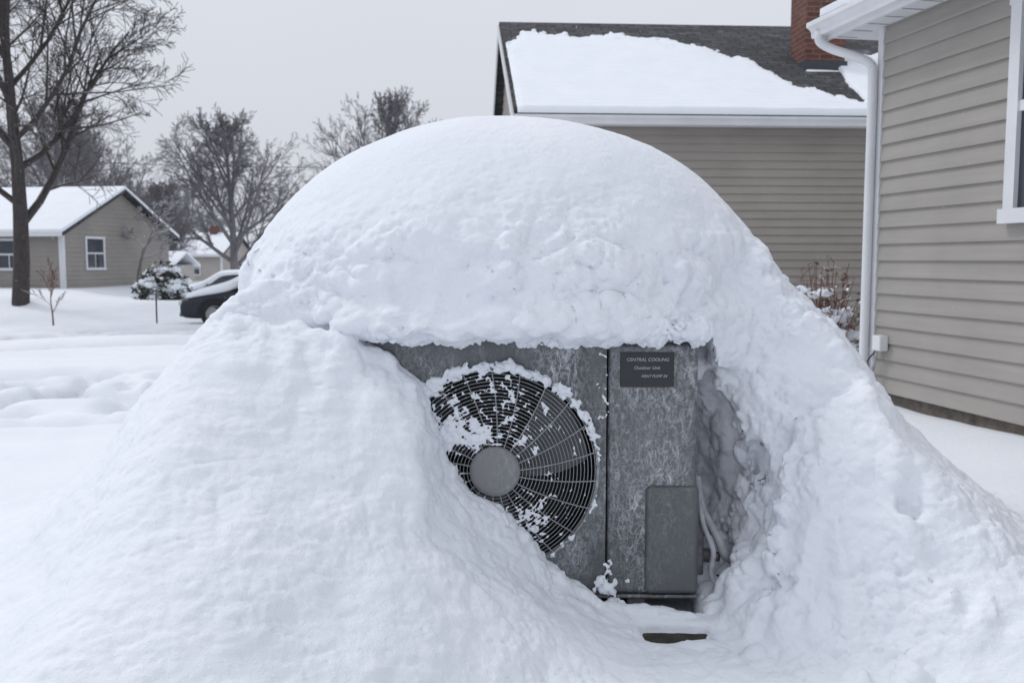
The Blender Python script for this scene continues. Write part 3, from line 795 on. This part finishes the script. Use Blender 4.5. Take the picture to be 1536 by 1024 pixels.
for i in range(56):
    xx=-95+i*3.0+rd.uniform(-2,2); yy=rd.uniform(92,125); Ht=rd.uniform(7,12)
    tree("",(xx,yy,-1),Ht,100+i,.25,None,3,(13,10,8),.10,(.6,1.),(.6,.46,.46),(.0,.05,.04,.03,0),.07,.025,append=(va,fa),cw=Ht*.44)
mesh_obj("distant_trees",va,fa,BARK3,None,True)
ORN=topsnow("ornamental_snowy_twigs",(.16,.15,.15),thr=(.3,.6))
tree("ornamental_tree",(-14.0,35,0),4.0,77,.09,ORN,4,(9,7,5,4),.38,(.7,1.15),(.5,.5,.5,.5),(.0,.0,-.02,-.05,-.05),.14,.010)
tree("sapling",(-10.1,20.5,-.35),1.5,12,.02,REDTWIG,3,(8,5,4),.25,(.4,.8),(.5,.5,.5),(.0,.05,.05,.05),.12,.005)
tube_obj("marker_post",[(-8.2,21.5,-.4),(-8.2,21.5,.35)],.018,WOOD)

LEAF=topsnow("evergreen_leaves",(.03,.036,.028),thr=(.45,.75),nscale=4)
def shrub(name,c,rx_,rz_,seed,nleaf,leaf,twigmat,nt=40,snow_n=26,leafmat=LEAF):
    rnd=random.Random(seed); v=[];f=[];mi=[]
    for i in range(nt):
        a=rnd.uniform(0,6.28); e_=rnd.uniform(.1,1.45)
        d=Vector((math.cos(a)*math.cos(e_),math.sin(a)*math.cos(e_),math.sin(e_)))
        p=Vector(c)+Vector((rnd.gauss(0,.05),rnd.gauss(0,.05),0)); L=rnd.uniform(.7,1.1); pts=[p]
        for k in range(5):
            d=(d+Vector((rnd.gauss(0,.15),rnd.gauss(0,.15),rnd.gauss(0,.15)))).normalized()
            p=p+Vector((d.x*rx_,d.y*rx_,d.z*rz_))*L/5; pts.append(p)
        n0=len(f); tube(v,f,pts,[.009,.008,.006,.005,.004,.003],4); mi+=[0]*(len(f)-n0)
        for b in range(5):
            q=pts[rnd.randint(2,5)]; q2=q+Vector((rnd.gauss(0,.16),rnd.gauss(0,.16),rnd.gauss(.05,.1)))*rx_
            n0=len(f); tube(v,f,[q,(q+q2)/2+Vector((0,0,.01)),q2],[.004,.003,.002],3); mi+=[0]*(len(f)-n0)
    for i in range(nleaf):
        a=rnd.uniform(0,6.28); e_=math.asin(rnd.uniform(0,1)); q=rnd.uniform(.45,1.0)*(1+.15*math.sin(3*a+seed)*math.cos(2*e_))
        p=Vector(c)+Vector((math.cos(a)*math.cos(e_)*rx_,math.sin(a)*math.cos(e_)*rx_,math.sin(e_)*rz_))*q
        u_=Vector((rnd.gauss(0,1),rnd.gauss(0,1),rnd.gauss(0,.6))).normalized(); w_=u_.cross(Vector((rnd.gauss(0,1),rnd.gauss(0,1),rnd.gauss(0,1)))).normalized()
        i0=len(v); s=leaf*rnd.uniform(.6,1.4)
        for q_ in (p-u_*s,p+w_*s*.5,p+u_*s,p-w_*s*.5): v.append(tuple(q_))
        f.append((i0,i0+1,i0+2,i0+3)); mi.append(1)
    ico=bmesh.new(); bmesh.ops.create_icosphere(ico,subdivisions=3,radius=1); iv=[vv.co.copy() for vv in ico.verts]; iff=[[x_.index for x_ in ff_.verts] for ff_ in ico.faces]; ico.free()
    for i in range(snow_n):
        a=rnd.uniform(0,6.28); e_=math.asin(rnd.uniform(.15,1)); q=rnd.uniform(.5,.95)
        p=Vector(c)+Vector((math.cos(a)*math.cos(e_)*rx_,math.sin(a)*math.cos(e_)*rx_,math.sin(e_)*rz_))*q
        s=rx_*rnd.uniform(.07,.22); i0=len(v); sd=rnd.random()*50
        for q_ in iv:
            k=1+.35*math.sin(q_.x*4+sd)*math.sin(q_.y*5+sd*2)+.15*math.sin(q_.z*9+sd+q_.x*7)
            v.append((p.x+q_.x*s*k,p.y+q_.y*s*k,p.z+q_.z*s*.5*k))
        for ff_ in iff: f.append(tuple(i0+j for j in ff_)); mi.append(2)
    return mesh_obj(name,v,f,[twigmat,leafmat,SNOW],None,False,mi)
shrub("evergreen_shrub",(-11.0,29.5,-.25),.92,1.27,5,1800,.09,BARK,60,60)
shrub("foundation_shrub",(3.12,9.3,0.0),.46,1.12,8,420,.03,REDTWIG,90,46,leafmat=topsnow("dead_leaves",(.11,.06,.045),thr=(.4,.7),nscale=9))
shrub("foundation_shrub",(2.80,8.4,-.05),.30,.66,9,160,.025,REDTWIG,50,24)

pole=empty("utility_line")
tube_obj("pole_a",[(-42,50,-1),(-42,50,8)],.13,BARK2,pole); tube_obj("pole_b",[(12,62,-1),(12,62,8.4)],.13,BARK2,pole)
tube_obj("wire",[Vector((-42+54*k/24,50+12*k/24,7.7+.4*k/24-4*1.3*(k/24)*(1-k/24))) for k in range(25)],.016,DARK,pole,5)

# ------------------------------------------------------------ cars
TIRE=simple("tyre_rubber",(.02,.02,.021),.9); RIM=simple("wheel_rim",(.3,.31,.32),.4,.1,6,.5); LENS=simple("headlight_lens",(.5,.52,.55),.1)
def car(name,loc,yaw,paint,scale=1.0):
    e=empty(name,loc,yaw); e.scale=(scale,)*3; P_=paint
    def loft(nm,st,mat,sub=2,cap=True):
        v=[];f=[]
        for (x_,w_,zb_,zm,zt_,cr) in st:
            ring=[(-w_*.9,zb_),(-w_,zb_+.12*(zm-zb_)+.02),(-w_,zm),(-w_*.95,zt_-.03),(-w_*.8,zt_),(-w_*.35,zt_+cr),(w_*.35,zt_+cr),(w_*.8,zt_),(w_*.95,zt_-.03),(w_,zm),(w_,zb_+.12*(zm-zb_)+.02),(w_*.9,zb_)]
            for a,b in ring: v.append((x_,a,b))
        n_=12
        for i in range(len(st)-1):
            for k in range(n_): f.append((i*n_+k,i*n_+(k+1)%n_,(i+1)*n_+(k+1)%n_,(i+1)*n_+k))
        if cap: f.append(tuple(range(n_-1,-1,-1))); f.append(tuple((len(st)-1)*n_+k for k in range(n_)))
        o=mesh_obj(nm,v,f,mat,e,True)
        bm=bmesh.new(); bm.from_mesh(o.data); bmesh.ops.recalc_face_normals(bm,faces=bm.faces); bm.to_mesh(o.data); bm.free()
        m_=o.modifiers.new("s",'SUBSURF'); m_.levels=sub; m_.render_levels=sub
        return o
    loft("body",[(0.0,.72,.32,.5,.62,.01),(.05,.80,.24,.52,.68,.02),(.25,.87,.2,.55,.76,.03),(.9,.9,.2,.6,.86,.04),(1.25,.9,.2,.62,.92,.03),(2.2,.9,.2,.62,.93,.02),(3.4,.9,.2,.62,.94,.02),(4.2,.88,.22,.62,.95,.02),(4.5,.8,.28,.6,.88,.01),(4.55,.74,.36,.55,.8,.01)],P_)
    loft("cabin_glass",[(1.05,.74,.86,.88,.90,.01),(1.5,.72,.88,1.1,1.22,.02),(1.85,.66,.88,1.2,1.40,.02),(2.9,.66,.88,1.2,1.43,.02),(3.8,.66,.88,1.15,1.38,.02),(4.3,.70,.88,.95,1.0,.01)],GLASS)
    loft("roof",[(1.75,.60,1.37,1.39,1.40,.02),(2.1,.645,1.38,1.42,1.44,.03),(3.6,.645,1.38,1.41,1.43,.03),(3.9,.60,1.33,1.36,1.38,.02)],P_)
    loft("hood_snow",[(.10,.72,.66,.74,.77,.02),(.3,.86,.72,.82,.88,.03),(.9,.90,.80,.96,1.02,.04),(1.2,.86,.86,1.04,1.12,.03),(1.6,.76,1.04,1.28,1.36,.03),(1.85,.70,1.30,1.48,1.53,.03),(2.2,.70,1.40,1.52,1.58,.04),(3.6,.70,1.40,1.52,1.57,.04),(3.95,.64,1.32,1.4,1.47,.02)],SNOW)
    for sgn in (-1,1):
        tube_obj("pillar_%d"%(sgn+2),[(2.7,sgn*.70,.93),(2.7,sgn*.655,1.4)],.03,P_,e,6)
        tube_obj("mirror_%d"%(sgn+2),[(1.45,sgn*.85,.98),(1.47,sgn*1.02,1.0)],[.05,.07],P_,e,8)
        box("headlight_%d"%(sgn+2),(-.005,sgn*.62-.14,.54),(.16,sgn*.62+.14,.65),LENS,e,.03)
    box("front_grille",(-.012,-.4,.45),(.1,.4,.6),DARK,e,.02); box("bumper_intake",(-.012,-.6,.27),(.1,.6,.36),DARK,e,.02)
    for wx in (.85,3.6):
        for sgn in (-1,1):
            yv=sgn*.80
            v=[];f=[]; n_=28
            pr=[(.0,.09),(.10,.095),(.19,.09),(.21,.12),(.30,.13),(.33,.10),(.33,-.08),(.30,-.1)]
            for (r_,o_) in pr:
                for k in range(n_):
                    a=2*math.pi*k/n_; v.append((wx+math.cos(a)*r_,yv+sgn*o_,.33+math.sin(a)*r_))
            mi=[]
            for i in range(len(pr)-1):
                for k in range(n_): f.append((i*n_+k,i*n_+(k+1)%n_,(i+1)*n_+(k+1)%n_,(i+1)*n_+k)); mi.append(1 if i<3 else 0)
            mesh_obj("wheel_%d_%d"%(int(wx),sgn+2),v,f,[TIRE,RIM],e,True,mi)
            v=[];f=[]
            for k in range(17):
                a=math.pi*k/16
                for r_ in (.33,.41): v.append((wx+math.cos(a)*r_,sgn*.906,.33+math.sin(a)*r_))
            for k in range(16): f.append((2*k,2*k+1,2*k+3,2*k+2))
            mesh_obj("wheel_arch_%d_%d"%(int(wx),sgn+2),v,f,DARK,e)
    return e
car("parked_car",(-7.35,20.9,-.36),rad(10),simple("dark_car_paint",(.022,.026,.035),.25,.1,2,.3),.90)
car("parked_car",(-12.1,33.2,-.68),rad(12),simple("silver_car_paint",(.16,.165,.18),.3,.1,2,.4),.90)

# ------------------------------------------------------------ falling snow (sparse, fine)
rs_=random.Random(99); v=[];f=[]
for i in range(500):
    yy=rs_.uniform(3.5,16); p=Vector((rs_.uniform(-.62,.62)*yy,yy,rs_.uniform(0.2,1.2+.3*yy)))
    s=rs_.uniform(.0008,.0014)*(1+yy*.12); i0=len(v)
    for d in ((1,0,0),(-1,0,0),(0,1,0),(0,-1,0),(0,0,1.5),(0,0,-1.5)): v.append((p.x+d[0]*s,p.y+d[1]*s,p.z+d[2]*s))
    for a,b,c in ((0,2,4),(2,1,4),(1,3,4),(3,0,4),(2,0,5),(1,2,5),(3,1,5),(0,3,5)): f.append((i0+a,i0+b,i0+c))
mesh_obj("falling_snowflakes",v,f,SNOWF)

# ------------------------------------------------------------ sky + sun
w=bpy.data.worlds.new("World"); sc.world=w; w.use_nodes=True; nt=w.node_tree; bg=nt.nodes["Background"]
sky=nt.nodes.new("ShaderNodeTexSky"); sky.sky_type='NISHITA'; sky.sun_disc=False; sky.dust_density=5
tc=nt.nodes.new("ShaderNodeTexCoord"); sp=nt.nodes.new("ShaderNodeSeparateXYZ"); nt.links.new(tc.outputs["Generated"],sp.inputs[0])
rp=nt.nodes.new("ShaderNodeValToRGB"); nt.links.new(sp.outputs[2],rp.inputs[0])
e=rp.color_ramp.elements; e[0].position=0; e[0].color=(.64,.665,.735,1); e[1].position=1; e[1].color=(.88,.92,1.0,1)
m3=e.new(.28); m3.color=(.73,.755,.825,1)
nz=nt.nodes.new("ShaderNodeTexNoise"); nz.inputs["Scale"].default_value=1.6; nz.inputs["Detail"].default_value=4; nt.links.new(tc.outputs["Generated"],nz.inputs["Vector"])
mr=nt.nodes.new("ShaderNodeMapRange"); mr.inputs["To Min"].default_value=.95; mr.inputs["To Max"].default_value=1.05; nt.links.new(nz.outputs["Fac"],mr.inputs["Value"])
ml=nt.nodes.new("ShaderNodeMixRGB"); ml.blend_type='MULTIPLY'; ml.inputs[0].default_value=1; nt.links.new(rp.outputs[0],ml.inputs[1]); nt.links.new(mr.outputs[0],ml.inputs[2])
s10=nt.nodes.new("ShaderNodeMixRGB"); s10.blend_type='MULTIPLY'; s10.inputs[0].default_value=1; s10.inputs[2].default_value=(10,10,10,1); nt.links.new(ml.outputs[0],s10.inputs[1])
mx=nt.nodes.new("ShaderNodeMixRGB"); mx.inputs[0].default_value=.05; nt.links.new(s10.outputs[0],mx.inputs[1]); nt.links.new(sky.outputs[0],mx.inputs[2])
nt.links.new(mx.outputs[0],bg.inputs[0]); bg.inputs[1].default_value=.1
sun=bpy.data.lights.new("sun",'SUN'); sun.energy=.92; sun.angle=rad(12); sun.color=(1,.99,.97)
so=bpy.data.objects.new("sun",sun); link(so)
sd=Vector((-.60,.30,.84)).normalized()
so.rotation_euler=sd.to_track_quat('Z','Y').to_euler()
sky.sun_elevation=math.asin(sd.z); sky.sun_rotation=math.atan2(sd.x,sd.y)

# ------------------------------------------------------------ camera
cam=bpy.data.cameras.new("camera"); co_=bpy.data.objects.new("camera",cam); link(co_)
co_.location=(0,0,1.12); co_.rotation_euler=(rad(90-5),0,0)
cam.sensor_width=36; cam.lens=32.8; cam.clip_start=.05; cam.clip_end=3000
cam.dof.use_dof=True; cam.dof.focus_distance=2.72; cam.dof.aperture_fstop=5.6
sc.camera=co_
sc.view_settings.view_transform='Standard'; sc.view_settings.look='None'; sc.view_settings.exposure=0
